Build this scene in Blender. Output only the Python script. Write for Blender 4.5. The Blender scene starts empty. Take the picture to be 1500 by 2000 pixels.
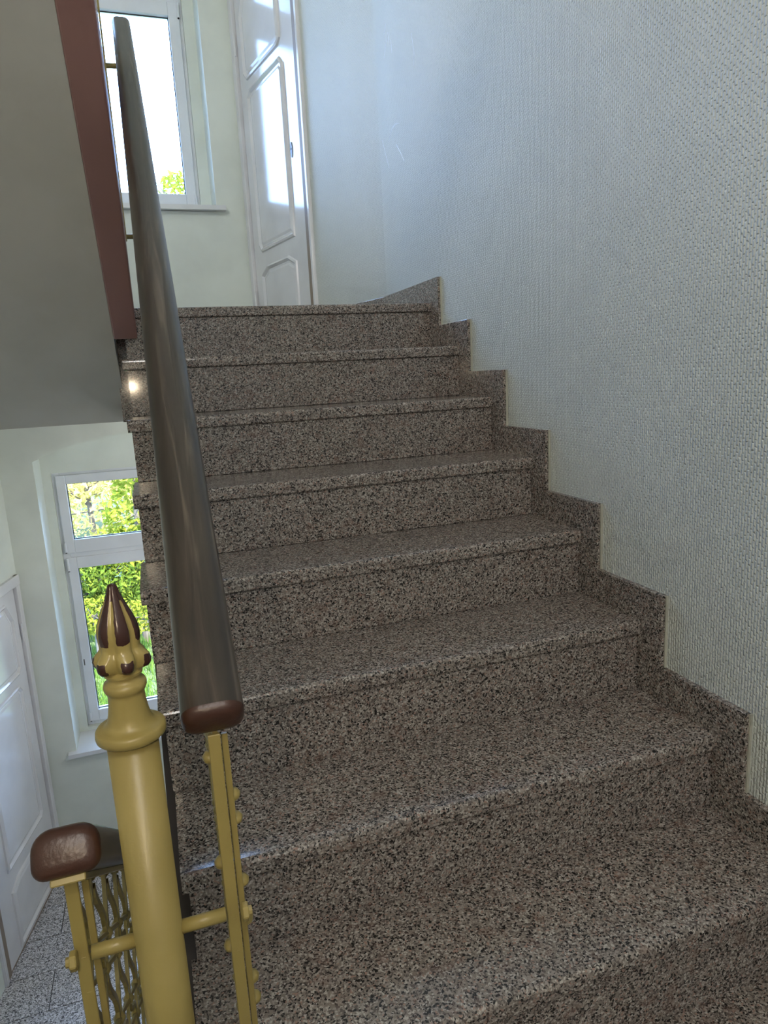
import bpy, bmesh, math, random
from mathutils import Vector, Matrix

random.seed(7)
SC = bpy.context.scene
COL = SC.collection

# ------------------------------------------------------------------ camera
CAM = Vector((-1.05788, -2.52415, -0.26111))
FW = Vector((0.30543843, 0.93155334, -0.19727073))
RT = Vector((0.94568354, -0.32098085, -0.05151647))
UP = Vector((0.11131046, 0.17082057, 0.97899454))
cd = bpy.data.cameras.new('camera')
cd.sensor_fit = 'VERTICAL'
cd.sensor_height = 24.0
cd.lens = 1334.1 / 2000 * 24.0
cd.clip_start = 0.02
cam = bpy.data.objects.new('camera', cd)
COL.objects.link(cam)
cam.matrix_world = Matrix(((RT.x, UP.x, -FW.x, CAM.x), (RT.y, UP.y, -FW.y, CAM.y), (RT.z, UP.z, -FW.z, CAM.z), (0, 0, 0, 1)))
SC.camera = cam

# ------------------------------------------------------------------ light
SC.view_settings.view_transform = 'Standard'
SC.view_settings.look = 'None'
SC.view_settings.gamma = 1.0
SC.view_settings.exposure = 0.1
SC.cycles.use_denoising = True
SC.cycles.max_bounces = 8
SC.cycles.use_adaptive_sampling = True
SC.cycles.adaptive_threshold = 0.10
SC.cycles.adaptive_min_samples = 20
SC.cycles.diffuse_bounces = 4
SC.cycles.glossy_bounces = 4
SC.cycles.transparent_max_bounces = 8
SC.cycles.sample_clamp_indirect = 12.0

W = bpy.data.worlds.new('sky')
SC.world = W
W.use_nodes = True
bg = W.node_tree.nodes['Background']
bg.inputs['Color'].default_value = (0.44, 0.70, 1.28, 1)
bg.inputs['Strength'].default_value = 15.5

sd = bpy.data.lights.new('sun', 'SUN')
sd.energy = 28.0
sd.angle = 0.01
sd.color = (1.0, 0.95, 0.84)
sun = bpy.data.objects.new('sun', sd)
COL.objects.link(sun)
sun.rotation_euler = Vector((-0.45, 0.62, -0.80)).to_track_quat('-Z', 'Y').to_euler()

# the photographer's torch beside the lens: its glints sit in the corners of the polished steps
td = bpy.data.lights.new('torch', 'SPOT')
td.energy = 4.0
td.color = (1.0, 0.80, 0.55)
td.shadow_soft_size = 0.005
td.spot_size = math.radians(120)
td.spot_blend = 0.6
torch = bpy.data.objects.new('torch', td)
COL.objects.link(torch)
torch.matrix_world = Matrix.Translation(RT * -0.10 + FW * -0.005) @ cam.matrix_world

# added fill lights brightening the stairwell, all out of view: floor landing behind the viewer, under the right flight one storey down, high above the next flight
for loc, en in (((-1.0, -3.45, 1.22), 38.0), ((-.42, 1.1, -.95), 24.0), ((-2.05, -.9, 2.45), 52.0)):
    hd = bpy.data.lights.new('fill_light', 'POINT')
    hd.energy = en
    hd.color = (1.0, 0.97, 0.93)
    hd.shadow_soft_size = 0.14
    fill = bpy.data.objects.new('fill_light', hd)
    COL.objects.link(fill)
    fill.location = loc

# portals in the two windows
for zo in (0.0, -3.5):
    pd = bpy.data.lights.new('window_portal', 'AREA')
    pd.shape = 'RECTANGLE'
    pd.size = 1.3
    pd.size_y = 2.0
    pd.cycles.is_portal = True
    po = bpy.data.objects.new('window_portal', pd)
    COL.objects.link(po)
    po.location = (-1.17, 2.72, 1.77 + zo)
    po.rotation_euler = Vector((0, -1, 0)).to_track_quat('-Z', 'Z').to_euler()

# ------------------------------------------------------------------ materials
def newmat(name):
    m = bpy.data.materials.new(name)
    m.use_nodes = True
    nt = m.node_tree
    b = nt.nodes['Principled BSDF']
    return m, nt, b

def lk(nt, a, b):
    nt.links.new(a, b)

def node(nt, t, **kw):
    n = nt.nodes.new(t)
    for k, v in kw.items():
        setattr(n, k, v)
    return n

def ramp(nt, stops, interp='LINEAR'):
    r = nt.nodes.new('ShaderNodeValToRGB')
    cr = r.color_ramp
    cr.interpolation = interp
    while len(cr.elements) < len(stops):
        cr.elements.new(0.5)
    for e, (p, c) in zip(cr.elements, stops):
        e.position = p
        e.color = (c[0], c[1], c[2], 1)
    return r

def bump(nt, b, height, strength=0.3, dist=0.002):
    n = nt.nodes.new('ShaderNodeBump')
    n.inputs['Strength'].default_value = strength
    n.inputs['Distance'].default_value = dist
    lk(nt, height, n.inputs['Height'])
    lk(nt, n.outputs['Normal'], b.inputs['Normal'])
    return n

def coords(nt, scale=(1, 1, 1), rot=(0, 0, 0)):
    tc = node(nt, 'ShaderNodeTexCoord')
    mp = node(nt, 'ShaderNodeMapping')
    mp.inputs['Scale'].default_value = scale
    mp.inputs['Rotation'].default_value = rot
    lk(nt, tc.outputs['Object'], mp.inputs['Vector'])
    return mp.outputs['Vector']

def granite(name, stops, rough=0.22, scale=335.0, tint=None):
    m, nt, b = newmat(name)
    v = coords(nt)
    nz = node(nt, 'ShaderNodeTexNoise')
    nz.inputs['Scale'].default_value = 220
    nz.inputs['Detail'].default_value = 2
    lk(nt, v, nz.inputs['Vector'])
    mx = node(nt, 'ShaderNodeVectorMath', operation='MULTIPLY_ADD')
    lk(nt, nz.outputs['Color'], mx.inputs[0])
    mx.inputs[1].default_value = (0.006, 0.006, 0.006)
    lk(nt, v, mx.inputs[2])
    vo = node(nt, 'ShaderNodeTexVoronoi')
    vo.inputs['Scale'].default_value = scale
    lk(nt, mx.outputs[0], vo.inputs['Vector'])
    sp = node(nt, 'ShaderNodeSeparateColor')
    lk(nt, vo.outputs['Color'], sp.inputs[0])
    r = ramp(nt, stops, 'CONSTANT')
    lk(nt, sp.outputs[0], r.inputs[0])
    # large soft pink clouds in the stone
    n2 = node(nt, 'ShaderNodeTexNoise')
    n2.inputs['Scale'].default_value = 34
    n2.inputs['Detail'].default_value = 1
    lk(nt, v, n2.inputs['Vector'])
    r2 = ramp(nt, [(0.60, (0, 0, 0)), (0.72, (1, 1, 1))])
    lk(nt, n2.outputs['Fac'], r2.inputs[0])
    mix = node(nt, 'ShaderNodeMix', data_type='RGBA')
    mul = node(nt, 'ShaderNodeMath', operation='MULTIPLY')
    lk(nt, r2.outputs[0], mul.inputs[0])
    mul.inputs[1].default_value = 0.35
    lk(nt, mul.outputs[0], mix.inputs[0])
    lk(nt, r.outputs[0], mix.inputs[6])
    mix.inputs[7].default_value = tint or (0.19, 0.115, 0.09, 1)
    lk(nt, mix.outputs[2], b.inputs['Base Color'])
    b.inputs['Roughness'].default_value = rough
    b.inputs['Specular IOR Level'].default_value = 0.5
    return m

M = {}
M['granite'] = granite('brown_granite', [(0.0, (0.022, 0.020, 0.019)), (0.17, (0.13, 0.110, 0.099)), (0.36, (0.25, 0.215, 0.190)),
                                         (0.62, (0.355, 0.312, 0.28)), (0.84, (0.52, 0.475, 0.435)), (0.95, (0.36, 0.235, 0.195))], rough=0.09)
M['granite_tread'] = M['granite'].copy()
M['granite_tread'].name = 'brown_granite_trodden'
M['granite_tread'].node_tree.nodes['Principled BSDF'].inputs['Roughness'].default_value = 0.14
M['granite_light'] = granite('grey_granite', [(0.0, (0.10, 0.10, 0.11)), (0.22, (0.34, 0.34, 0.36)), (0.45, (0.60, 0.60, 0.63)),
                                              (0.75, (0.80, 0.80, 0.84)), (0.93, (0.48, 0.47, 0.47))], rough=0.15, scale=190, tint=(0.4, 0.38, 0.37, 1))

def paint(name, col, rough=0.4, bumpscale=0, bstr=0.1, spec=0.5, dirt=None):
    m, nt, b = newmat(name)
    v = coords(nt)
    n = node(nt, 'ShaderNodeTexNoise')
    n.inputs['Scale'].default_value = 3.0
    n.inputs['Detail'].default_value = 4
    lk(nt, v, n.inputs['Vector'])
    d = dirt or tuple(c * 0.9 for c in col)
    r = ramp(nt, [(0.35, d), (0.6, col)])
    lk(nt, n.outputs['Fac'], r.inputs[0])
    lk(nt, r.outputs[0], b.inputs['Base Color'])
    b.inputs['Roughness'].default_value = rough
    b.inputs['Specular IOR Level'].default_value = spec
    if bumpscale:
        n2 = node(nt, 'ShaderNodeTexNoise')
        n2.inputs['Scale'].default_value = bumpscale
        n2.inputs['Detail'].default_value = 3
        lk(nt, v, n2.inputs['Vector'])
        bump(nt, b, n2.outputs['Fac'], bstr, 0.003)
    return m

M['mint'] = paint('mint_plaster', (0.80, 0.85, 0.78), 0.7, 60, 0.08)
M['white'] = paint('white_plaster', (0.80, 0.80, 0.77), 0.7, 60, 0.08)
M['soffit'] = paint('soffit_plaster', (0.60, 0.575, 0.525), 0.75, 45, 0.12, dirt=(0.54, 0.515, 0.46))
M['pvc'] = paint('white_plastic', (0.87, 0.91, 0.96), 0.28)
M['gloss_white'] = paint('white_gloss_paint', (0.80, 0.80, 0.82), 0.12, 14, 0.03)
M['sill'] = paint('white_sill', (0.80, 0.82, 0.83), 0.35)
M['gasket'] = paint('black_gasket', (0.02, 0.022, 0.025), 0.5)
M['jamb'] = paint('tan_wood_jamb', (0.30, 0.24, 0.19), 0.5)
M['iron_dark'] = paint('dark_metal', (0.10, 0.10, 0.11), 0.35)
M['red'] = paint('red_brown_paint', (0.34, 0.185, 0.165), 0.42, 40, 0.08)
M['string_dark'] = paint('black_brown_paint', (0.030, 0.024, 0.022), 0.5)
M['caulk'] = paint('cream_caulk', (0.50, 0.49, 0.41), 0.6)
M['bark'] = paint('bark', (0.10, 0.075, 0.05), 0.9, 30, 0.5)

def weave():
    m, nt, b = newmat('woven_wallpaper')
    tc = node(nt, 'ShaderNodeTexCoord')
    sep = node(nt, 'ShaderNodeSeparateXYZ')
    lk(nt, tc.outputs['Object'], sep.inputs[0])
    # x of the brick = height, y of the brick = length along the wall -> upright dashes in staggered columns
    cb = node(nt, 'ShaderNodeCombineXYZ')
    lk(nt, sep.outputs['Z'], cb.inputs[0])
    sm = node(nt, 'ShaderNodeMath', operation='ADD')
    lk(nt, sep.outputs['X'], sm.inputs[0])
    lk(nt, sep.outputs['Y'], sm.inputs[1])
    lk(nt, sm.outputs[0], cb.inputs[1])
    nz = node(nt, 'ShaderNodeTexNoise')
    nz.inputs['Scale'].default_value = 75
    lk(nt, cb.outputs[0], nz.inputs['Vector'])
    ma = node(nt, 'ShaderNodeVectorMath', operation='MULTIPLY_ADD')
    lk(nt, nz.outputs['Color'], ma.inputs[0])
    ma.inputs[1].default_value = (0.010, 0.0045, 0)
    lk(nt, cb.outputs[0], ma.inputs[2])
    br = node(nt, 'ShaderNodeTexBrick')
    br.inputs['Scale'].default_value = 1.0
    br.inputs['Brick Width'].default_value = 0.0145
    br.inputs['Row Height'].default_value = 0.0072
    br.inputs['Mortar Size'].default_value = 0.0030
    br.inputs['Mortar Smooth'].default_value = 1.0
    br.offset = 0.5
    lk(nt, ma.outputs[0], br.inputs['Vector'])
    inv = node(nt, 'ShaderNodeMath', operation='SUBTRACT')
    inv.inputs[0].default_value = 1.0
    lk(nt, br.outputs['Fac'], inv.inputs[1])
    bump(nt, b, inv.outputs[0], 1.0, 0.0022)
    n = node(nt, 'ShaderNodeTexNoise')
    n.inputs['Scale'].default_value = 2.2
    n.inputs['Detail'].default_value = 5
    lk(nt, tc.outputs['Object'], n.inputs['Vector'])
    r = ramp(nt, [(0.35, (0.68, 0.71, 0.67)), (0.62, (0.73, 0.76, 0.72))])
    lk(nt, n.outputs['Fac'], r.inputs[0])
    lk(nt, r.outputs[0], b.inputs['Base Color'])
    b.inputs['Roughness'].default_value = 0.55
    return m
M['weave'] = weave()

def wood():
    m, nt, b = newmat('brown_varnished_wood')
    v = coords(nt, (1, 0.06, 1))
    n = node(nt, 'ShaderNodeTexNoise')
    n.inputs['Scale'].default_value = 70
    n.inputs['Detail'].default_value = 4
    n.inputs['Distortion'].default_value = 1.2
    lk(nt, v, n.inputs['Vector'])
    r = ramp(nt, [(0.3, (0.018, 0.013, 0.009)), (0.55, (0.042, 0.031, 0.022)), (0.75, (0.115, 0.090, 0.068))])
    lk(nt, n.outputs['Fac'], r.inputs[0])
    lk(nt, r.outputs[0], b.inputs['Base Color'])
    b.inputs['Roughness'].default_value = 0.38
    b.inputs['Coat Weight'].default_value = 0.5
    b.inputs['Coat Roughness'].default_value = 0.28
    bump(nt, b, n.outputs['Fac'], 0.5, 0.0015)
    return m
M['wood'] = wood()
M['end_wood'] = paint('dark_brown_gloss_paint', (0.055, 0.021, 0.012), 0.36, 180, 0.15, dirt=(0.042, 0.016, 0.010))

def cream(worn=False):
    m, nt, b = newmat('cream_paint_worn' if worn else 'cream_paint')
    v = coords(nt)
    n = node(nt, 'ShaderNodeTexNoise')
    n.inputs['Scale'].default_value = 9
    n.inputs['Detail'].default_value = 4
    lk(nt, v, n.inputs['Vector'])
    r = ramp(nt, [(0.3, (0.255, 0.198, 0.060)), (0.65, (0.31, 0.243, 0.080))])
    lk(nt, n.outputs['Fac'], r.inputs[0])
    n2 = node(nt, 'ShaderNodeTexNoise')
    n2.inputs['Scale'].default_value = 150 if worn else 240
    n2.inputs['Detail'].default_value = 3
    lk(nt, v, n2.inputs['Vector'])
    mix = node(nt, 'ShaderNodeMix', data_type='RGBA')
    lk(nt, r.outputs[0], mix.inputs[6])
    mix.inputs[7].default_value = (0.040, 0.015, 0.011, 1)
    if worn:
        at = node(nt, 'ShaderNodeAttribute', attribute_name='worn')
        ad = node(nt, 'ShaderNodeMath', operation='MULTIPLY_ADD')
        lk(nt, n2.outputs['Fac'], ad.inputs[0])
        ad.inputs[1].default_value = 0.5
        lk(nt, at.outputs['Fac'], ad.inputs[2])
        r2 = ramp(nt, [(0.60, (0, 0, 0)), (0.62, (1, 1, 1))])
        lk(nt, ad.outputs[0], r2.inputs[0])
        lk(nt, r2.outputs[0], mix.inputs[0])
    else:
        r2 = ramp(nt, [(0.77, (0, 0, 0)), (0.79, (1, 1, 1))])
        n3 = node(nt, 'ShaderNodeTexNoise')
        n3.inputs['Scale'].default_value = 70
        n3.inputs['Detail'].default_value = 4
        lk(nt, v, n3.inputs['Vector'])
        lk(nt, n3.outputs['Fac'], r2.inputs[0])
        lk(nt, r2.outputs[0], mix.inputs[0])
    lk(nt, mix.outputs[2], b.inputs['Base Color'])
    b.inputs['Roughness'].default_value = 0.25 if worn else 0.36
    bump(nt, b, n2.outputs['Fac'], 0.16, 0.001)
    return m
M['cream'] = cream()
M['cream_worn'] = cream(True)

def glass():
    m = bpy.data.materials.new('window_glass')
    m.use_nodes = True
    nt = m.node_tree
    nt.nodes.clear()
    out = node(nt, 'ShaderNodeOutputMaterial')
    tr = node(nt, 'ShaderNodeBsdfTransparent')
    tr.inputs[0].default_value = (0.95, 0.97, 0.96, 1)
    gl = node(nt, 'ShaderNodeBsdfGlossy')
    gl.inputs['Roughness'].default_value = 0.0
    fr = node(nt, 'ShaderNodeFresnel')
    fr.inputs['IOR'].default_value = 1.45
    mx = node(nt, 'ShaderNodeMixShader')
    lk(nt, fr.outputs[0], mx.inputs[0])
    lk(nt, tr.outputs[0], mx.inputs[1])
    lk(nt, gl.outputs[0], mx.inputs[2])
    lk(nt, mx.outputs[0], out.inputs[0])
    return m
M['glass'] = glass()

def leafmat(name, a, c, trans=0.45):
    m = bpy.data.materials.new(name)
    m.use_nodes = True
    nt = m.node_tree
    nt.nodes.clear()
    out = node(nt, 'ShaderNodeOutputMaterial')
    v = coords(nt)
    wn = node(nt, 'ShaderNodeTexNoise')
    wn.inputs['Scale'].default_value = 4
    wn.inputs['Detail'].default_value = 5
    lk(nt, v, wn.inputs['Vector'])
    r = ramp(nt, [(0.35, a), (0.65, c)])
    lk(nt, wn.outputs['Fac'], r.inputs[0])
    d = node(nt, 'ShaderNodeBsdfDiffuse')
    t = node(nt, 'ShaderNodeBsdfTranslucent')
    lk(nt, r.outputs[0], d.inputs[0])
    lk(nt, r.outputs[0], t.inputs[0])
    mx = node(nt, 'ShaderNodeMixShader')
    mx.inputs[0].default_value = trans
    lk(nt, d.outputs[0], mx.inputs[1])
    lk(nt, t.outputs[0], mx.inputs[2])
    lk(nt, mx.outputs[0], out.inputs[0])
    return m
M['leaf_light'] = leafmat('light_green_leaves', (0.13, 0.16, 0.012), (0.27, 0.26, 0.035))
M['leaf_mid'] = leafmat('green_leaves', (0.05, 0.085, 0.010), (0.17, 0.20, 0.025))
M['leaf_pale'] = leafmat('pale_leaves', (0.34, 0.29, 0.06), (0.66, 0.54, 0.20))  # palest and yellowest of the leaf colours
M['grass'] = leafmat('grass_blades', (0.06, 0.12, 0.015), (0.15, 0.21, 0.04))
M['soil'] = paint('garden_soil', (0.07, 0.09, 0.03), 0.95)

# ------------------------------------------------------------------ helpers
def mesh_obj(name, bm, mat, parent=None, smooth=False, matrix=None):
    me = bpy.data.meshes.new(name)
    bm.to_mesh(me)
    bm.free()
    me.materials.append(M[mat] if isinstance(mat, str) else mat)
    if smooth:
        for p in me.polygons:
            p.use_smooth = True
    return link(name, me, parent, matrix)

def link(name, me, parent=None, matrix=None):
    o = bpy.data.objects.new(name, me)
    COL.objects.link(o)
    mw = matrix.copy() if matrix is not None else Matrix.Identity(4)
    if parent is not None:
        o.parent = parent
        mw = WORLD[parent.name].inverted() @ mw
        WORLD[o.name] = WORLD[parent.name] @ mw
    else:
        WORLD[o.name] = mw.copy()
    o.matrix_basis = mw
    return o

WORLD = {}

def empty(name, loc):
    o = bpy.data.objects.new(name, None)
    COL.objects.link(o)
    o.location = loc
    o.empty_display_size = 0.05
    WORLD[o.name] = Matrix.Translation(Vector(loc))
    return o

def thing(name, label, cat, loc, group=None):
    o = empty(name, loc)
    o['label'] = label
    o['category'] = cat
    if group:
        o['group'] = group
    return o

def tag(o, label, cat, group=None):
    o['label'] = label
    o['category'] = cat
    if group:
        o['group'] = group
    return o

def struct(o, label):
    o['kind'] = 'structure'
    o['label'] = label
    return o

def box(bm, a, b):
    x0, y0, z0 = [min(p, q) for p, q in zip(a, b)]
    x1, y1, z1 = [max(p, q) for p, q in zip(a, b)]
    v = [bm.verts.new(p) for p in ((x0, y0, z0), (x1, y0, z0), (x1, y1, z0), (x0, y1, z0), (x0, y0, z1), (x1, y0, z1), (x1, y1, z1), (x0, y1, z1))]
    for f in ((0, 3, 2, 1), (4, 5, 6, 7), (0, 1, 5, 4), (1, 2, 6, 5), (2, 3, 7, 6), (3, 0, 4, 7)):
        bm.faces.new([v[i] for i in f])

def bevel_all(bm, w, seg=2):
    bmesh.ops.bevel(bm, geom=list(bm.edges), offset=w, segments=seg, affect='EDGES', profile=0.5)

def boxes(name, lst, mat, parent=None, bev=0.0, seg=2, matrix=None):
    bm = bmesh.new()
    for a, b in lst:
        box(bm, a, b)
    if bev:
        bevel_all(bm, bev, seg)
    return mesh_obj(name, bm, mat, parent, matrix=matrix)

def prism(bm, pts, axis, lo, hi):
    """extrude a 2-D polygon along an axis: axis 0 -> pts are (y,z), axis 1 -> (x,z), axis 2 -> (x,y)"""
    def mk(p, t):
        return {0: (t, p[0], p[1]), 1: (p[0], t, p[1]), 2: (p[0], p[1], t)}[axis]
    a = [bm.verts.new(mk(p, lo)) for p in pts]
    b = [bm.verts.new(mk(p, hi)) for p in pts]
    n = len(pts)
    bm.faces.new(a)
    bm.faces.new(b[::-1])
    for i in range(n):
        bm.faces.new((a[i], b[i], b[(i + 1) % n], a[(i + 1) % n]))
    bmesh.ops.recalc_face_normals(bm, faces=bm.faces)

def prism_obj(name, pts, axis, lo, hi, mat, parent=None, bev=0, matrix=None):
    bm = bmesh.new()
    prism(bm, pts, axis, lo, hi)
    if bev:
        bevel_all(bm, bev, 2)
    return mesh_obj(name, bm, mat, parent, matrix=matrix)

def lathe(bm, prof, seg=32, rfun=None, centre=(0, 0)):
    rings = []
    for r, z in prof:
        ring = []
        for i in range(seg):
            a = 2 * math.pi * i / seg
            rr, zz = (r, z) if rfun is None else rfun(r, z, a)
            ring.append(bm.verts.new((centre[0] + rr * math.cos(a), centre[1] + rr * math.sin(a), zz)))
        rings.append(ring)
    for k in range(len(rings) - 1):
        for i in range(seg):
            j = (i + 1) % seg
            bm.faces.new((rings[k][i], rings[k][j], rings[k + 1][j], rings[k + 1][i]))
    bm.faces.new(rings[0][::-1])
    bm.faces.new(rings[-1])

def tube(bm, p0, p1, r, seg=12, r1=None):
    p0, p1 = Vector(p0), Vector(p1)
    q = (p1 - p0).to_track_quat('Z', 'Y').to_matrix()
    r1 = r if r1 is None else r1
    A = [bm.verts.new(p0 + q @ Vector((r * math.cos(2 * math.pi * i / seg), r * math.sin(2 * math.pi * i / seg), 0))) for i in range(seg)]
    B = [bm.verts.new(p1 + q @ Vector((r1 * math.cos(2 * math.pi * i / seg), r1 * math.sin(2 * math.pi * i / seg), 0))) for i in range(seg)]
    for i in range(seg):
        j = (i + 1) % seg
        bm.faces.new((A[i], A[j], B[j], B[i]))
    bm.faces.new(A[::-1])
    bm.faces.new(B)

# ------------------------------------------------------------------ key dimensions (z = 0 on the upper half landing)
R = 0.175            # rise
RUN = 0.24598        # run
MS = R / RUN
WX = 0.015           # face of the right wall
LX = -2.335          # face of the left wall
YB = 0.54            # where the side walls bend inwards
YW = 2.2             # inner face of the window wall
HF = 3.5             # storey height
ZTOP = 3.4
ZBOT = -3.85
BACK = -4.2

# ------------------------------------------------------------------ the shell
def plate_matrix(B, d):
    """local x = along the wall (s), local y = into the wall, local z = up"""
    d = Vector(d).normalized()
    n = Vector((d.y, -d.x, 0))
    return Matrix(((d.x, n.x, 0, B[0]), (d.y, n.y, 0, B[1]), (0, 0, 1, 0), (0, 0, 0, 1)))

wr = boxes('wall_right', [((WX, BACK - .2, ZBOT), (WX + .3, YB, ZTOP))], 'weave')
struct(wr, 'long side wall of pale woven wallpaper climbing beside the stairs')
wl = boxes('wall_left', [((LX - .3, BACK - .2, ZBOT), (LX, YB, ZTOP))], 'mint')
struct(wl, 'pale mint side wall beside the descending flight')
wb = boxes('wall_back', [((LX - .3, BACK - .2, ZBOT), (WX + .3, BACK, ZTOP))], 'white')
struct(wb, 'pale wall behind the viewer on the floor landing')

MR = plate_matrix((WX, YB, 0), (-.21, 1, 0))         # right bent wall: +y local points to +x world (out of the room)
ML = plate_matrix((LX, YB, 0), (.21, 1, 0))
SW = 1.72
D0, D1, DH = 0.735, 1.675, 2.10                        # door opening along s, height
# +y local for ML points into the room (to +x), so its solid lies at negative local y
wra = boxes('wall_right_bend', [((-.02, 0, ZBOT), (D0, .3, ZTOP)), ((D1, 0, ZBOT), (SW + .35, .3, ZTOP)), ((D0, 0, DH), (D1, .3, ZTOP)), ((D0, 0, ZBOT), (D1, .3, -.02)), ((D0, .12, -.02), (D1, .3, DH))], 'weave', matrix=MR)
struct(wra, 'short wallpapered wall bending inwards around the upper white door')
wla = boxes('wall_left_bend', [((-.02, -.3, ZBOT), (D0, 0, ZTOP)), ((D1, -.3, ZBOT), (SW + .35, 0, ZTOP)), ((D0, -.3, DH - HF), (D1, 0, ZTOP)), ((D0, -.3, ZBOT), (D1, 0, -HF - .02)), ((D0, -.3, -HF - .02), (D1, -.12, DH - HF))], 'mint', matrix=ML)
struct(wla, 'short mint wall bending inwards around the lower white door')

# window wall: front layer with arched reveals, rear layer with straight openings
RX0, RX1 = -1.797, -0.522
FX0, FX1 = -1.742, -0.592
SILL = 0.838
SPR, APX = 2.815, 2.955
def arch_pts(zo, n=14):
    c = (RX0 + RX1) / 2
    h = (RX1 - RX0) / 2
    s = APX - SPR
    rad = (h * h + s * s) / (2 * s)
    zc = APX - rad
    return [(c + x, zo + zc + math.sqrt(rad * rad - x * x)) for x in [(-h + 2 * h * i / n) for i in range(n + 1)]]
bm = bmesh.new()
YF = 2.47
XL, XR = LX - .3, WX + .3
box(bm, (XL, YW, ZBOT), (RX0, YF, ZTOP))
box(bm, (RX1, YW, ZBOT), (XR, YF, ZTOP))
box(bm, (RX0, YW, ZBOT), (RX1, YF, SILL - HF - .03))
for zo, top in ((-HF, SILL - .03), (0, ZTOP)):
    a = arch_pts(zo)
    prism(bm, a + [(RX1, top), (RX0, top)], 1, YW, YF)
box(bm, (XL, YF, ZBOT), (FX0, YF + .2, ZTOP))
box(bm, (FX1, YF, ZBOT), (XR, YF + .2, ZTOP))
for z0, z1 in ((ZBOT, .865 - HF), (2.705 - HF, .865), (2.705, ZTOP)):
    box(bm, (FX0, YF, z0), (FX1, YF + .2, z1))
ww = mesh_obj('wall_window', bm, 'mint')
struct(ww, 'pale mint end wall with an arched window niche on each half landing')

# ceiling above (underside of the storey above)
ce = boxes('ceiling', [((XL, BACK - .2, ZTOP), (XR, YF + .2, ZTOP + .3))], 'white')
struct(ce, 'white ceiling high above the stairwell')
# bottom slab
fb = boxes('floor_base', [((XL, BACK - .2, ZBOT - .25), (XR, YF + .2, ZBOT))], 'soffit')
struct(fb, 'concrete base under the stairwell')

# floor landing the viewer stands on
LTOP = -1.72   # y of the first descending nosing on the left
fl = boxes('floor_landing', [((LX, BACK, -1.95), (-1.17, LTOP, -1.75)), ((-1.17, BACK, -1.95), (WX, -9 * RUN + .02, -1.75))], 'granite')
struct(fl, 'brown granite floor landing at the foot of the ascending flight')

# upper half landing slab
lu = boxes('floor_upper', [((LX - .1, .38, -.385), (-1.16, YW + .01, -.035)), ((-1.16, .20, -.385), (WX, YW + .01, -.035)), ((LX - .1, .26, -.035), (WX, YW + .01, 0.0))], 'granite')
struct(lu, 'granite half landing at the top of the stairs')

# lower half landing with tiles
lf = boxes('floor_lower', [((LX - .1, .30, ZBOT), (WX, YW + .01, -HF - .012))], 'gasket')
struct(lf, 'lower half landing paved with light grey granite tiles')
tl_w, tl_d = .55, .275
ty = 1.0 - 3 * tl_d + .3
row = 0
y0 = 1.0 - 2 * tl_d
while y0 < YW:
    off = -1.935 + (0 if row % 2 == 0 else tl_w / 2)
    x0 = off - tl_w
    while x0 < WX:
        xa, xb = max(x0 + 0.0025, LX - .05), min(x0 + tl_w - 0.0025, WX - .01)
        # follow the bent walls loosely: tiles run under them
        if xb - xa > .03:
            yb_ = min(y0 + tl_d - 0.0025, YW)
            boxes('tile', [((xa, y0 + 0.0025, -HF - .012), (xb, yb_, -HF))], 'granite_light', lf)
        x0 += tl_w
    y0 += tl_d
    row += 1

# ------------------------------------------------------------------ ascending flight (right)
st = thing('staircase', 'polished brown granite staircase climbing to the landing by the white door', 'staircase', (-.55, -9 * RUN, -1.75))
OV = 0.010
def left_end(k):
    return -1.12 if k <= 4 else (-1.105 if k == 5 else (-1.092 if k < 8 else -1.13))
def tread_profile(yn, z, depth, t=.034):
    r = .010
    pts = []
    for i in range(5):
        a = math.pi / 2 + math.pi / 2 * i / 4
        pts.append((yn + r + r * math.cos(a), z - r + r * math.sin(a)))
    r2 = .005
    for i in range(4):
        a = math.pi + math.pi / 2 * i / 3
        pts.append((yn + r2 + r2 * math.cos(a), z - t + r2 + r2 * math.sin(a)))
    pts += [(yn + depth, z - t), (yn + depth, z)]
    return pts
for k in range(0, 10):
    yn = -k * RUN - OV * .5
    x0 = left_end(k)
    prism_obj('tread', tread_profile(yn, -k * R, RUN + .02 if k else .28), 0, x0 - .006, -.0005, 'granite_tread', st)
    boxes('riser', [((x0 + .004, yn + OV, -(k + 1) * R + .0006), (-.0005, yn + OV + .022, -k * R - .0345))], 'granite', st, bev=.0008, seg=1)
# concrete body with plaster underside and the red-brown string along the open edge
def zl(y, off):
    return MS * y - off
pts = [(.24, -.04), (.24, -.385), (-.02, -.385), (-9 * RUN + .05, zl(-9 * RUN + .05, .37)), (-9 * RUN + .05, -1.745)]
for k in range(9, 0, -1):
    pts += [(-k * RUN + .03, -(k + 1) * R + .001 if k < 9 else -1.745), (-k * RUN + .03, -k * R - .036)]
pts += [(.03, -R - .036), (.03, -.04)]
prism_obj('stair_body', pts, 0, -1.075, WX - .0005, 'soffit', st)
pts = [(.03, -.11), (.03, -.40), (-9 * RUN + .05, zl(-9 * RUN + .05, .40)), (-9 * RUN + .05, zl(-9 * RUN + .05, .13))]
prism_obj('string', [(y, z - .10) for y, z in pts], 0, -1.116, -1.080, 'string_dark', st)

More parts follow.
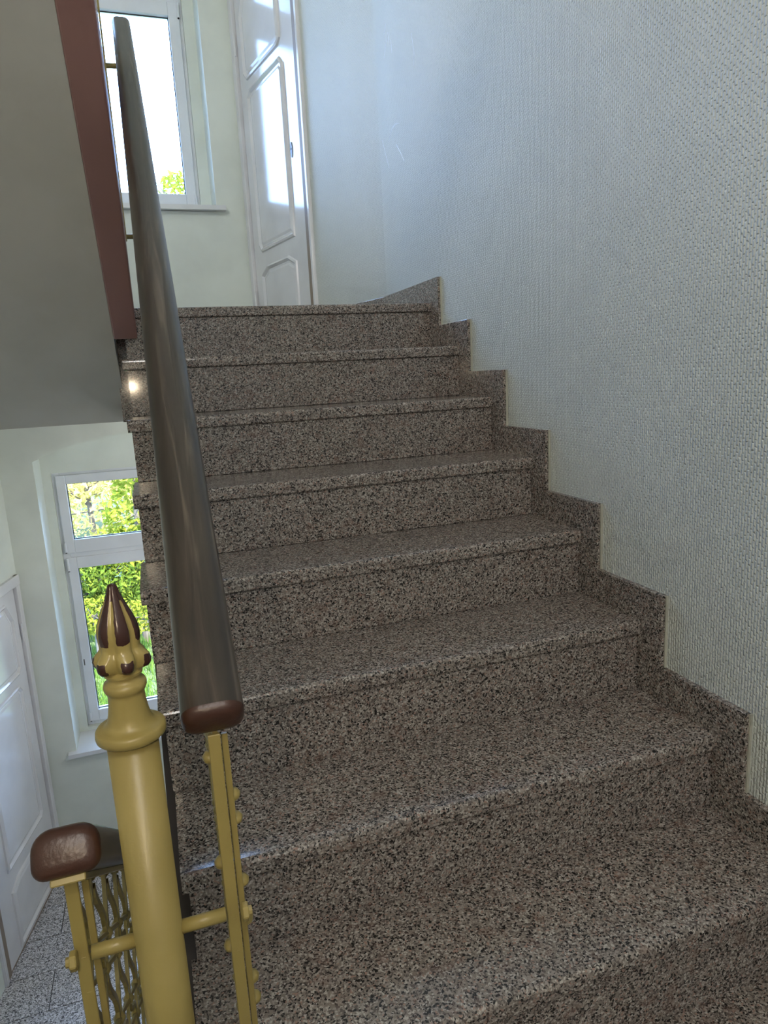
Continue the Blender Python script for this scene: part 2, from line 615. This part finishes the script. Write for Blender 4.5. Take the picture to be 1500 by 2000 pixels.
# skirting pieces on the right wall, one per step
bb = empty('baseboard_right', (WX, 0, 0))
struct(bb, 'stepped brown granite skirting following the stairs along the wallpapered wall')
HS, DS = .084, .076
SK = .0148
for k in range(1, 11):
    ya, yb_ = -k * RUN - DS, -(k - 1) * RUN - DS - .0012
    zlo = -(k + 1) * R + HS + .0006 if k < 10 else -1.75
    zlo = max(zlo - .12, -1.75)
    # each piece: tall front strip beside the riser, running up beside the tread
    if k == 10:
        ya = BACK + .01
        pts = [(ya, -1.75), (yb_, -1.75), (yb_, -1.75 + HS), (ya, -1.75 + HS)]
    else:
        pts = [(ya, zlo), (yb_, zlo + (.10 if k < 9 else 0)), (yb_, -k * R + HS), (ya, -k * R + HS)]
    p = prism_obj('skirting_slab', pts, 0, 0.0, SK, 'granite', bb, bev=.0012)
    if k < 10:
        boxes('caulk_bead', [((.009, ya - .004, -(k + 1) * R + HS), (SK, ya - .0003, -k * R + HS))], 'caulk', bb)
pts = [(-DS, -R + HS - .1), (YB + .002, -.04), (YB + .002, HS), (-DS, HS)]
prism_obj('skirting_slab', pts, 0, 0.0, SK, 'granite', bb, bev=.0012)
boxes('caulk_bead', [((.009, -DS - .004, -R + HS), (SK, -DS - .0003, HS))], 'caulk', bb)
boxes('skirting_slab', [((0.002, -.015, 0), (D0 - .02, -.0003, HS))], 'granite', bb, bev=.0012, matrix=MR)

# fine white scratches in the wallpaper beside the bend
for pts in (((.42, .70), (.37, .735), (.33, .737), (.29, .728)), ((.50, .73), (.47, .67), (.43, .60)), ((.33, .66), (.28, .61), (.25, .575)), ((.43, 1.02), (.40, 1.06), (.37, 1.09), (.36, 1.04)), ((.34, 1.05), (.335, 1.00)), ((.42, 1.10), (.39, 1.13)), ((.12, .98), (.10, .90), (.11, .86))):
    bm = bmesh.new()
    for p, q_ in zip(pts[:-1], pts[1:]):
        tube(bm, (WX, p[0], p[1]), (WX, q_[0], q_[1]), .0011, 5)
    mesh_obj('scratch', bm, 'pvc', wr)

# ------------------------------------------------------------------ descending flight (left)
s2 = thing('staircase', 'granite staircase descending behind the newel to the lower grey tiled landing', 'staircase', (-1.75, LTOP, -3.5))
for k in range(0, 10):
    yn = LTOP + k * RUN
    z = -1.75 - k * R
    zb = z - R
    prof = [(-p[0], p[1]) for p in tread_profile(-yn - RUN, zb, RUN + .02)]
    if k < 9:
        prism_obj('tread', prof, 0, LX + .002, -1.185, 'granite', s2)
    boxes('riser', [((LX + .002, yn - .03, zb + .0006), (-1.187, yn - .006, z - .0345))], 'granite', s2)
y9 = LTOP + 9 * RUN
prism_obj('stair_body', [(LTOP - .035, -1.96), (LTOP - .035, -2.4), (y9 - .5, -HF - .3), (y9 - .035, -HF - .3), (y9 - .035, -HF + R - .05)] + [p for k in range(8, -1, -1) for p in ((LTOP + k * RUN - .035, -1.75 - (k + 1) * R - .036), (LTOP + k * RUN - .035, -1.75 - k * R - .036 - (.18 if k == 0 else 0)))][:-1],
          0, LX + .002, -1.19, 'soffit', s2)

# ------------------------------------------------------------------ flight above (left): its soffit and red string
ZS = -.12
def zsof(y):
    return ZS - MS * y
s3 = thing('staircase', 'plastered underside of the next flight with a red-brown string on its edge', 'staircase', (-1.7, .38, -.39))
ye = -(1.45 - ZS) / MS
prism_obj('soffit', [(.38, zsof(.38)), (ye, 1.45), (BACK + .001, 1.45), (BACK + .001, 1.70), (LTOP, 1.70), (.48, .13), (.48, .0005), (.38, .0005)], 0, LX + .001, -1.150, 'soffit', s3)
ys0 = -.03
bm = bmesh.new()
prism(bm, [(ys0, zsof(ys0) - .004), (ye, zsof(ye) - .004), (ye, zsof(ye) + .52), (ys0, zsof(ys0) + .52)], 0, -1.1498, -1.0745)
bevel_all(bm, .004, 2)
mesh_obj('string', bm, 'red', s3)
for k in range(1, 10):
    yn = .49 - k * RUN
    prism_obj('tread', tread_profile(yn - .23, k * R, RUN + .0, .034), 0, LX + .002, -1.151, 'granite', s3)
    boxes('riser', [((LX + .002, yn - .23 + RUN + .006, (k - 1) * R + .0), (-1.151, yn - .23 + RUN + .026, k * R - .0345))], 'granite', s3) if False else None
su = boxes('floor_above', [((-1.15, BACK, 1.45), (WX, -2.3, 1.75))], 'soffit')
struct(su, 'underside of the next floor landing overhead')

# ------------------------------------------------------------------ doors
def poly_offset(pts, d):
    """inset a counter-clockwise polygon by d"""
    n = len(pts)
    out = []
    for i in range(n):
        p0, p1, p2 = Vector(pts[i - 1]), Vector(pts[i]), Vector(pts[(i + 1) % n])
        a, b = (p1 - p0).normalized(), (p2 - p1).normalized()
        na, nb = Vector((-a.y, a.x)), Vector((-b.y, b.x))
        k = (na + nb)
        k = k / max(k.dot(na), 1e-6)
        out.append((p1.x + k.x * d, p1.y + k.y * d))
    return out

def panel_ring(bm, pts, prof, yface, sgn):
    """sweep an (inset, height) profile around a polygon; height is proud of the leaf face"""
    rings = []
    for ins, h in prof:
        rings.append([bm.verts.new((p[0], yface + sgn * h, p[1])) for p in poly_offset(pts, ins)])
    n = len(pts)
    for k in range(len(rings) - 1):
        for i in range(n):
            j = (i + 1) % n
            bm.faces.new((rings[k][i], rings[k][j], rings[k + 1][j], rings[k + 1][i]))
    return rings[-1]

def door(name, label, MX, sgn, zo):
    """sgn = local y direction that faces the room"""
    e = empty(name, MX @ Vector((1.2, 0, zo)))
    struct(e, label)
    def Z(a, b):
        return [((p[0], p[1], p[2] + zo), (q_[0], q_[1], q_[2] + zo)) for p, q_ in zip([a], [b])]
    g = sgn
    # casing boards with a raised outer lip
    boxes('casing', Z((.722, -.02 * g, 0), (.762, .012 * g, DH + .02)), 'gloss_white', e, bev=.004, matrix=MX)
    boxes('casing', Z((.724, .0 * g, 0), (.736, .018 * g, DH + .02)), 'gloss_white', e, bev=.004, matrix=MX)
    boxes('casing', Z((1.632, -.02 * g, 0), (1.682, .018 * g, DH + .02)), 'gloss_white', e, bev=.004, matrix=MX)
    boxes('casing', Z((.722, -.02 * g, DH - .045), (1.682, .022 * g, DH + .02)), 'gloss_white', e, bev=.004, matrix=MX)
    boxes('jamb', Z((.772, -.10 * g, 0), (.810, .004 * g, DH - .05)), 'jamb', e, matrix=MX)
    boxes('rebate', Z((.760, -.10 * g, 0), (.774, -.012 * g, DH - .05)), 'gasket', e, matrix=MX)
    leaf0, leaf1, top = .815, 1.627, DH - .05
    yf = -.004 * g
    lo = boxes('leaf', Z((leaf0, -.045 * g, .006), (leaf1, yf, top)), 'gloss_white', e, bev=.002, matrix=MX)
    c = .035
    P1 = [(1.0, 1.548), (1.03, 1.53), (1.50, 1.53), (1.53, 1.56), (1.53, 1.86), (1.46, 1.97), (1.07, 1.97), (1.0, 1.86)]
    P2 = [(.985, .545), (1.475, .545), (1.50, .575), (1.50, 1.41), (1.47, 1.44), (1.02, 1.44), (.985, 1.405)]
    P3 = [(.985, .05), (1.495, .05), (1.495, .385), (1.40, .425), (1.08, .425), (.985, .385)]
    for P in (P1, P2, P3):
        P = [(a, b + zo) for a, b in P]
        bm = bmesh.new()
        panel_ring(bm, P, [(-.018, 0), (-.014, .009), (-.004, .013), (.004, .006), (.012, -.002)], yf, g)
        bmesh.ops.recalc_face_normals(bm, faces=bm.faces)
        mesh_obj('moulding', bm, 'gloss_white', lo, matrix=MX)
        bm = bmesh.new()
        last = panel_ring(bm, P, [(.010, .0005), (.020, .0005), (.034, .005), (.038, .005)], yf, g)
        bm.faces.new(last)
        bmesh.ops.recalc_face_normals(bm, faces=bm.faces)
        mesh_obj('panel', bm, 'gloss_white', lo, matrix=MX)
    # keyhole plate
    bm = bmesh.new()
    prism(bm, [(.935 + .013 * math.cos(a), zo + .967 + .034 * math.sin(a) * (1 if abs(math.sin(a)) < .9 else 1.15)) for a in [2 * math.pi * i / 16 for i in range(16)]], 1, yf, yf + .004 * g)
    kp = mesh_obj('keyhole_plate', bm, 'iron_dark', lo, matrix=MX)
    bm = bmesh.new()
    tube(bm, (.935, yf + .003 * g, zo + .97), (.935, yf + .0055 * g, zo + .97), .005)
    mesh_obj('keyhole', bm, 'gasket', kp, matrix=MX)
    for hz in (.25, 1.75):
        bm = bmesh.new()
        tube(bm, (1.629, .010 * g, zo + hz - .06), (1.629, .010 * g, zo + hz + .06), .006)
        mesh_obj('hinge', bm, 'gloss_white', e, matrix=MX)
    boxes('threshold', Z((.81, -.06 * g, -.001), (1.63, -.001 * g, .006)), 'jamb', e, matrix=MX)
    return e
door('door_1', 'glossy white panelled door with a keyhole plate on the upper landing', MR, -1, 0)
door('door_2', 'white panelled door on the lower landing at the left edge', ML, 1, -HF)

# ------------------------------------------------------------------ windows
def ring_boxes(x0, x1, z0, z1, w, y0, y1, wb=None):
    wb = wb or w
    return [((x0, y0, z0), (x0 + w, y1, z1)), ((x1 - w, y0, z0), (x1, y1, z1)), ((x0 + w, y0, z0), (x1 - w, y1, z0 + wb)), ((x0 + w, y0, z1 - w), (x1 - w, y1, z1))]

def window(name, label, zo):
    e = empty(name, (-1.167, YW, SILL + zo))
    struct(e, label)
    def up(l):
        return [((a[0], a[1], a[2] + zo), (b[0], b[1], b[2] + zo)) for a, b in l]
    y0 = 2.500
    boxes('frame', up(ring_boxes(FX0, FX1, .866, 2.704, .045, y0, y0 + .07) + [((FX0 + .045, y0, 2.105), (FX1 - .045, y0 + .07, 2.15))]), 'pvc', e, bev=.003)
    for nm, (z0, z1, gz0, gz1) in {'lower': (.895, 2.115, .978, 2.035), 'upper': (2.145, 2.685, 2.238, 2.625)}.items():
        x0, x1 = FX0 + .022, FX1 - .022
        gx0, gx1 = -1.660, -.680
        s = boxes('sash', up([((x0, y0 - .018, z0), (gx0, y0 + .05, z1)), ((gx1, y0 - .018, z0), (x1, y0 + .05, z1)), ((gx0, y0 - .018, z0), (gx1, y0 + .05, gz0)), ((gx0, y0 - .018, gz1), (gx1, y0 + .05, z1))]), 'pvc', e, bev=.004)
        boxes('gasket', up(ring_boxes(gx0, gx1, gz0, gz1, .005, y0 + .012, y0 + .02)), 'gasket', s)
        boxes('pane', up([((gx0 + .001, y0 + .014, gz0 + .001), (gx1 - .001, y0 + .018, gz1 - .001))]), 'glass', s)
        # hinge covers
        for hx in (x0 + .004, x1 - .004):
            for hz in ((z0 + .012, z0 + .075), (z1 - .09, z1 - .005)):
                if nm == 'upper' and hz[0] > z0 + .1:
                    continue
                bm = bmesh.new()
                tube(bm, (hx, y0 - .024, hz[0] + zo), (hx, y0 - .024, hz[1] + zo), .008, 10)
                mesh_obj('hinge_cover', bm, 'pvc', s)
                bm = bmesh.new()
                tube(bm, (hx, y0 - .024, hz[0] - .006 + zo), (hx, y0 - .024, hz[0] + zo), .006, 8)
                mesh_obj('hinge_pin', bm, 'gasket', s)
        if nm == 'lower':
            boxes('latch_slot', up([((x0 + .012, y0 - .0195, 1.33), (x0 + .018, y0 - .0175, 1.375))]), 'gasket', s)
    sl = boxes('sill', up([((RX0 - .05, YW - .045, SILL - .028), (RX1 + .055, YW + .001, SILL)), ((RX0 + .001, YW, SILL - .028), (RX1 - .001, y0 + .02, SILL))]), 'sill', e)
    return e
window('window_1', 'tall white framed window on the upper landing, filled with bright sky', 0)
window('window_2', 'two-part white window in an arched niche on the lower landing, garden behind', -HF)

# ------------------------------------------------------------------ railings
RAILW, RAILH = .055, .040
def rail_profile(w, h, r=.017, n=6):
    pts = []
    for cx, cz, a0 in ((w / 2 - r, h / 2 - r, 0), (-w / 2 + r, h / 2 - r, 90), (-w / 2 + r, -h / 2 + r * .7, 180), (w / 2 - r, -h / 2 + r * .7, 270)):
        rr = r if cz > 0 else r * .7
        for i in range(n + 1):
            a = math.radians(a0 + 90 * i / n)
            sx = 1 if cx > 0 else -1
            pts.append(((w / 2 - rr) * sx + rr * math.cos(a), (h / 2 - rr) * (1 if cz > 0 else -1) + rr * math.sin(a)))
    return pts

def frame_matrix(P0, P1):
    P0, P1 = Vector(P0), Vector(P1)
    t = (P1 - P0).normalized()
    s = t.cross(Vector((0, 0, 1))).normalized()
    u = s.cross(t)
    return Matrix(((s.x, t.x, u.x, P0.x), (s.y, t.y, u.y, P0.y), (s.z, t.z, u.z, P0.z), (0, 0, 0, 1))), (P1 - P0).length

def handrail(parent, P0, P1):
    mx, L = frame_matrix(P0, P1)
    bm = bmesh.new()
    prof = rail_profile(RAILW, RAILH)
    secs = [(0.006, 1.0), (L - .006, 1.0)]
    n = len(prof)
    rings = [[bm.verts.new((p[0] * s, y, p[1] * s)) for p in prof] for y, s in [(.010, 1.0)] + [(L * i / 12, 1.0) for i in range(1, 12)] + [(L - .010, 1.0)]]
    for k in range(len(rings) - 1):
        for i in range(n):
            bm.faces.new((rings[k][i], rings[k][(i + 1) % n], rings[k + 1][(i + 1) % n], rings[k + 1][i]))
    bmesh.ops.recalc_face_normals(bm, faces=bm.faces)
    h = mesh_obj('handrail', bm, 'wood', parent, True, matrix=mx)
    for ya, dr in ((.010, -1), (L - .010, 1)):
        bm = bmesh.new()
        rings = []
        for dy, ins in ((0, 0), (.003, .0006), (.006, .002), (.009, .0055), (.0105, .011)):
            rings.append([bm.verts.new((p[0] * (1 - 2 * ins / RAILW), ya + dr * dy, p[1] * (1 - 2 * ins / RAILH))) for p in prof])
        for k in range(len(rings) - 1):
            for i in range(n):
                bm.faces.new((rings[k][i], rings[k][(i + 1) % n], rings[k + 1][(i + 1) % n], rings[k + 1][i]))
        bm.faces.new(rings[-1])
        bmesh.ops.recalc_face_normals(bm, faces=bm.faces)
        mesh_obj('end_cap', bm, 'end_wood', h, True, matrix=mx)
    return h

SPC = .046
ROWS = []
zz = .0
tog = True
while zz < .70:
    ROWS.append(zz)
    zz += .076 if tog else .036
    tog = not tog

def strap_mesh(hgt, phase):
    """upright strap that swings from side to side between the tie rows"""
    bm = bmesh.new()
    amp = SPC / 2 - .0045
    path = []
    rows = [-r for r in ROWS if r < hgt] + [-hgt]
    sgn = 1 if phase else -1
    for a, b in zip(rows[:-1], rows[1:]):
        for i in range(6):
            t = i / 6
            path.append((sgn * amp * math.cos(math.pi * t), a + (b - a) * t))
        sgn = -sgn
    path.append((sgn * amp, rows[-1]))
    w, th = .0045, .0022
    prev = None
    for y, z in path:
        cur = [bm.verts.new(p) for p in ((-th, y - w, z), (th, y - w, z), (th, y + w, z), (-th, y + w, z))]
        if prev:
            for i in range(4):
                bm.faces.new((prev[i], prev[(i + 1) % 4], cur[(i + 1) % 4], cur[i]))
        prev = cur
    me = bpy.data.meshes.new('strap')
    bmesh.ops.recalc_face_normals(bm, faces=bm.faces)
    bm.to_mesh(me)
    bm.free()
    me.materials.append(M['cream'])
    return me

def tie_mesh():
    bm = bmesh.new()
    bmesh.ops.create_uvsphere(bm, u_segments=8, v_segments=5, radius=1)
    for v in bm.verts:
        v.co = Vector((v.co.x * .0070, v.co.y * .0080, v.co.z * .0062))
    me = bpy.data.meshes.new('tie')
    bm.to_mesh(me)
    bm.free()
    me.materials.append(M['cream'])
    for p in me.polygons:
        p.use_smooth = True
    return me
TIE = tie_mesh()

def railing(label, P0, P1, hgt, foot0, tie_limit=260, conn=None):
    """P0 = lower/near end of the rail centre line, P1 = other end, hgt = drop of the lattice below the rail"""
    P0, P1 = Vector(P0), Vector(P1)
    e = thing('stair_railing', label, 'railing', (P0.x, P0.y, P0.z - hgt - .12))
    handrail(e, P0, P1)
    d = P1 - P0
    sl = d.z / d.y
    sx = d.x / d.y
    mx, L = frame_matrix(P0, P1)
    # flat bars under the rail and along the foot of the lattice
    boxes('top_bar', [((-.014, .012, -RAILH / 2 - .006), (.014, L - .012, -RAILH / 2 + .0005))], 'cream', e, bev=.001, seg=1, matrix=mx)
    drop = .028
    zb = -drop - hgt
    mb = mx.copy()
    mb.translation = P0 + Vector((0, 0, zb))
    boxes('bottom_bar', [((-.004, .01, -.009), (.004, L - .01, .009))], 'cream', e, bev=.001, seg=1, matrix=mb)
    sg = 1 if d.y > 0 else -1
    # double end bars at both ends, running down to the step
    for t, ft in ((.012, foot0), (abs(d.y) - .012, .13)):
        y = P0.y + sg * t
        zt = P0.z + sl * (y - P0.y) - .024
        x = P0.x + sx * (y - P0.y)
        inn = sg if t < 1 else -sg
        boxes('end_bar', [((x - .0065, y - .002, zt + zb - ft), (x + .0045, y + .002, zt))], 'cream', e, bev=.0006, seg=1)
        boxes('end_bar', [((x + .0055, y + inn * .010 - .002, zt + zb - ft), (x + .0115, y + inn * .010 + .002, zt - .006))], 'cream', e, bev=.0006, seg=1)
    n = int((abs(d.y) - .05) / SPC)
    ms = [strap_mesh(hgt, 0), strap_mesh(hgt, 1)]
    ties = 0
    for i in range(n):
        y = P0.y + sg * (.035 + i * SPC)
        z = P0.z + sl * (y - P0.y) - drop
        x = P0.x + sx * (y - P0.y)
        link('strap', ms[i % 2], e, Matrix.Translation((x, y, z)))
        for j, r in enumerate(ROWS):
            if i == 0 or r > hgt - .01 or ties >= tie_limit or (j % 2) != (i % 2):
                continue
            ties += 1
            ys = y + sg * SPC / 2 * (-1)
            link('tie', TIE, e, Matrix.Translation((x, ys, z - r - sl * sg * SPC / 2)))
    # slanting wires along the rows
    for r in ROWS:
        if 0 < r < hgt - .01:
            mr = mx.copy()
            mr.translation = P0 + Vector((0, 0, -drop - r))
            bm = bmesh.new()
            tube(bm, (0, .014, 0), (0, L - .014, 0), .0032, 6)
            mesh_obj('wire', bm, 'cream', e, matrix=mr)
    return e

PR0, PR1 = (-1.0366, -1.95, -.554), (-1.0116, .1, .905)
rr_ = railing('brown wooden handrail on cream lattice climbing the right flight to the landing', PR0, PR1, .62, .14)
PL0, PL1 = (-1.168, -1.955, -.637), (-1.175, .12, -.637 - MS * 2.075)
rl_ = railing('brown wooden handrail on cream lattice descending behind the newel at lower left', PL0, PL1, .62, .40)
# extra bumps on the visible edge of the right end bar
for i in range(9):
    z = -.60 - i * .034 - (.009 if i % 2 else 0)
    link('tie', TIE, rr_, Matrix.Translation((-1.0366 + (.0115 if i % 3 else -.006), -1.921, z)))
# the railing of the flight above starts right behind the end of the right handrail
PU0, PU1 = (-1.083, .10, 1.09), (-1.10, -1.9, 1.09 + MS * 2.0)
ru_ = railing('cream lattice railing of the next flight, mostly hidden behind the red-brown string', PU0, PU1, .62, .20, tie_limit=60)
for z in (.775, .246):
    bm = bmesh.new()
    tube(bm, (-1.083, .10, z), (-1.012, .095, z), .008, 12)
    mesh_obj('connecting_bar', bm, 'cream', ru_)

# ------------------------------------------------------------------ newel post with its finial
NX, NY = -1.104, -1.95
nw = thing('newel_post', 'round cream iron newel post topped by a chipped brown flame finial', 'newel post', (NX, NY, -1.40))
bm = bmesh.new()
lathe(bm, [(.0209, -1.40), (.0209, -1.0), (.0208, -.545)], 40)
o = mesh_obj('post', bm, 'cream', nw, True, matrix=Matrix.Translation((NX, NY, 0)))
bm = bmesh.new()
lathe(bm, [(.030, -1.40), (.030, -1.385), (.022, -1.375)], 32)
mesh_obj('base_flange', bm, 'cream', nw, True, matrix=Matrix.Translation((NX, NY, 0)))
bm = bmesh.new()
lathe(bm, [(.0205, -.5490), (.0262, -.5488), (.0281, -.5470), (.0286, -.5440), (.0282, -.5405), (.0270, -.5388), (.0238, -.5384), (.0205, -.5372), (.0180, -.5335), (.0163, -.5270), (.0152, -.5190), (.0146, -.5110), (.0148, -.5080),
           (.0158, -.5070), (.0170, -.5045), (.0173, -.5015), (.0164, -.4990), (.0140, -.4980), (.0128, -.4960), (.0132, -.4935), (.0150, -.4925), (.0152, -.4905), (.0128, -.4890), (.0120, -.4840), (.0118, -.470)], 40)
cp = mesh_obj('cap', bm, 'cream', nw, True, matrix=Matrix.Translation((NX, NY, 0)))
cp.data.set_sharp_from_angle(angle=math.radians(48))

def finial():
    bm = bmesh.new()
    lay = bm.verts.layers.float.new('worn')
    seg = 64
    prof = [(.0118, -.4890), (.0140, -.4880), (.0180, -.4868), (.0214, -.4848), (.0234, -.4820), (.0240, -.4788), (.0232, -.4757), (.0210, -.4730), (.0182, -.4708), (.0162, -.4690), (.0160, -.4668),
            (.0164, -.4635), (.0168, -.4600), (.0169, -.4565), (.0164, -.4525), (.0151, -.4475), (.0131, -.4420), (.0107, -.4362), (.0084, -.4310), (.0065, -.4262), (.0051, -.4222), (.0044, -.4192), (.0038, -.4172), (.0026, -.4158), (.0012, -.4152)]
    rings = []
    for r, z in prof:
        ring = []
        for i in range(seg):
            a = 2 * math.pi * i / seg
            w = math.cos(3 * (a - math.radians(-75))) ** 2          # six lobes
            if z < -.4700:
                k = min(1, max(0, (r - .0125) / .010))
                rad = r - k * .0088 * (1 - w ** .55)
                zz = z - k * .0040 * w + k * .002
                worn = min(1, (w * 1.25) ** 1.6) * min(1, max(0, (r - .0165) / .0035)) * min(1, max(0, (-.4748 - z) / .0015 + 1))
            else:
                t = (z + .4700) / .055
                groove = (1 - w) ** 5
                rad = r * (1 - .17 * groove * (1 - t * .4))
                zz = z
                worn = min(1, max(0, (w - .10) * 4.0)) * min(1, max(0, (z + .4650) / .004 + .25 * w))
                worn = max(worn, min(1, max(0, (z + .4345) / .010)))
            v = bm.verts.new((rad * math.cos(a), rad * math.sin(a), zz))
            v[lay] = worn * .62
            ring.append(v)
        rings.append(ring)
    for k in range(len(rings) - 1):
        for i in range(seg):
            j = (i + 1) % seg
            bm.faces.new((rings[k][i], rings[k][j], rings[k + 1][j], rings[k + 1][i]))
    bm.faces.new(rings[-1])
    return bm
fo = mesh_obj('finial', finial(), 'cream_worn', nw, True, matrix=Matrix.Translation((NX, NY, 0)))
fo['label'] = 'flame shaped finial with chipped cream paint over dark brown'
# connectors to both railings with hexagonal bolt heads
ZC = -.744
for side, xe in ((1, -1.0415), (-1, -1.163)):
    bm = bmesh.new()
    tube(bm, (NX + side * .0195, NY, ZC), (xe - side * .003, NY, ZC), .0062, 16)
    c = mesh_obj('connector', bm, 'cream', nw, True)
    bm = bmesh.new()
    xo = xe + side * (.0115 if side > 0 else .0085)
    tube(bm, (xo, NY - .004, ZC), (xo + side * .006, NY - .004, ZC), .0088, 6)
    bevel_all(bm, .001, 1)
    mesh_obj('bolt_head', bm, 'cream', c)
    bm = bmesh.new()
    tube(bm, (xo + side * .006, NY - .004, ZC), (xo + side * .009, NY - .004, ZC), .0045, 10)
    mesh_obj('bolt_tip', bm, 'cream', c)

# ------------------------------------------------------------------ the garden
ZG = -6.3
def ground_z(x, y):
    return ZG + max(0, y - 7) * .16 + .12 * math.sin(x * .7 + y * .5)
bm = bmesh.new()
gx, gy = [-22 + 2 * i for i in range(24)], [2.9 + 2 * i for i in range(24)]
vs = [[bm.verts.new((x, y, ground_z(x, y))) for x in gx] for y in gy]
for j in range(len(gy) - 1):
    for i in range(len(gx) - 1):
        bm.faces.new((vs[j][i], vs[j][i + 1], vs[j + 1][i + 1], vs[j + 1][i]))
gr = mesh_obj('ground', bm, 'soil', smooth=True)
struct(gr, 'sloping garden ground outside the windows')

bm = bmesh.new()
for _ in range(26000):
    x, y = random.uniform(-5.5, 1.5), random.uniform(7.0, 15)
    z = ground_z(x, y)
    h = random.uniform(.10, .34)
    a = random.uniform(0, math.pi * 2)
    w = random.uniform(.008, .02)
    lx, ly = random.gauss(0, .08), random.gauss(0, .08)
    bm.faces.new([bm.verts.new(p) for p in ((x - w * math.cos(a), y - w * math.sin(a), z - .02), (x + w * math.cos(a), y + w * math.sin(a), z - .02), (x + lx, y + ly, z + h))])
gg = mesh_obj('grass', bm, 'grass')
tag(gg, 'sunlit grass on the garden slope seen through the lower window', 'grass')
gg['kind'] = 'stuff'

def leaves(bm, blobs, n, size, up=.25):
    for _ in range(n):
        c, r = random.choice(blobs)
        while True:
            v = Vector((random.uniform(-1, 1), random.uniform(-1, 1), random.uniform(-1, 1)))
            if .15 < v.length < 1:
                break
        v = v * (v.length ** -.35)
        p = Vector(c) + Vector((v.x * r[0], v.y * r[1], v.z * r[2]))
        s = size * random.uniform(.6, 1.35)
        q = Vector((random.gauss(0, 1), random.gauss(0, 1), random.gauss(up, 1))).to_track_quat('Z', 'Y').to_matrix() @ Matrix.Rotation(random.uniform(0, 6.28), 3, 'Z')
        pts = ((0, -s, 0), (.42 * s, -.2 * s, .12 * s), (0, s, -.1 * s), (-.42 * s, -.2 * s, .12 * s))
        bm.faces.new([bm.verts.new(p + q @ Vector(t)) for t in pts])

def tree(name, label, cat, base, blobs, n, size, mat, group=None, trunk=.09):
    b = Vector(base)
    t = thing(name, label, cat, b, group)
    bm = bmesh.new()
    leaves(bm, blobs, n, size)
    f = mesh_obj('foliage', bm, mat, t)
    top = Vector(blobs[0][0])
    bm = bmesh.new()
    tube(bm, b - Vector((0, 0, .2)), top, trunk, 8, trunk * .4)
    for c, r in blobs[1:]:
        tube(bm, b.lerp(top, random.uniform(.45, .8)), Vector(c) + Vector((0, 0, r[2] * .4)), trunk * .4, 6, trunk * .12)
    for _ in range(22):
        c, r = random.choice(blobs)
        c = Vector(c)
        v = Vector((random.uniform(-1, 1) * r[0], random.uniform(-1, 1) * r[1], random.uniform(-.3, 1) * r[2]))
        tube(bm, c, c + v * .95, trunk * .2, 5, trunk * .06)
    mesh_obj('trunk', bm, 'bark', t)
    return t
def G(x, y):
    return (x, y, ground_z(x, y))
tree('tree', 'slender leafy tree whose top shows in the corner of the upper window', 'tree', G(1.0, 13.2),
     [((.15, 13.2, 3.05), (.8, .8, 1.05)), ((1.1, 13.3, 1.6), (1.3, 1.1, 1.3)), ((1.4, 13.0, 3.1), (1.0, .9, 1.2)), ((.9, 13.2, 0.0), (1.4, 1.2, 1.2)), ((1.0, 13.2, -1.6), (1.5, 1.2, 1.2))], 5200, .085, 'leaf_light', trunk=.12)
tree('shrub', 'pale shrub behind the upper pane of the lower window', 'shrub', G(-2.6, 14.5),
     [((-2.7, 14.5, -1.7), (1.5, .8, 1.2)), ((-1.2, 14.6, -2.1), (1.2, .8, 1.1)), ((-3.9, 14.8, -2.2), (1.2, .8, 1.2)), ((-2.4, 14.4, -3.0), (1.9, .8, .9))], 5600, .075, 'leaf_pale')
tree('shrub', 'yellow-green maple shrub at the right of the lower window', 'shrub', G(-1.7, 12.2),
     [((-1.55, 12.2, -1.75), (.55, .5, .55)), ((-1.5, 12.3, -2.8), (.75, .6, .7)), ((-2.0, 12.1, -3.5), (.7, .5, .5)), ((-1.0, 12.3, -3.3), (.8, .6, .8))], 2600, .085, 'leaf_light')
tree('shrub', 'dark green bush at the left of the lower casement', 'shrub', G(-2.9, 11.8),
     [((-2.85, 11.8, -3.9), (.75, .5, .55)), ((-2.3, 11.9, -4.1), (.8, .5, .5)), ((-3.4, 11.8, -4.2), (.7, .5, .6)), ((-1.6, 12.0, -4.4), (.8, .5, .45))], 3400, .075, 'leaf_mid')
tree('shrub', 'light green bush low on the grass slope below the maple', 'shrub', G(-2.5, 11.2),
     [((-2.55, 11.2, -4.55), (.6, .4, .35)), ((-1.9, 11.2, -4.7), (.7, .4, .35))], 1500, .06, 'leaf_light')
tree('tree', 'broad tree far behind the garden shrubs', 'tree', G(-5.5, 19),
     [((-5.5, 19, -1.0), (2.4, 1.4, 2.0)), ((-2.0, 20, -1.6), (2.4, 1.4, 1.8)), ((-4, 19, -3.0), (3.0, 1.4, 1.2))], 5200, .11, 'leaf_pale', trunk=.16)

# ------------------------------------------------------------------ made-up fixtures for the added fill lights
for (x, y, z), zc, lab in (((-1.0, -3.45, 1.22), 1.45, 'added fill lamp above the floor landing behind the viewer'), ((-.42, 1.1, -.95), -.385, 'added fill lamp under the upper half landing'), ((-2.05, -.9, 2.45), ZTOP, 'added fill lamp high above the next flight')):
    t = thing('fill_lamp', lab, 'lamp', (x, y, zc), 'added fill lamps')
    bm = bmesh.new()
    lathe(bm, [(.045, z + .145), (.045, z + .17), (.007, z + .175), (.007, zc - .02), (.06, zc - .018), (.065, zc - .0005)] if zc - z > .3 else [(.07, zc - .03), (.08, zc - .0005)], 24)
    mesh_obj('base_plate', bm, 'pvc', t, True, matrix=Matrix.Translation((x, y, 0)))
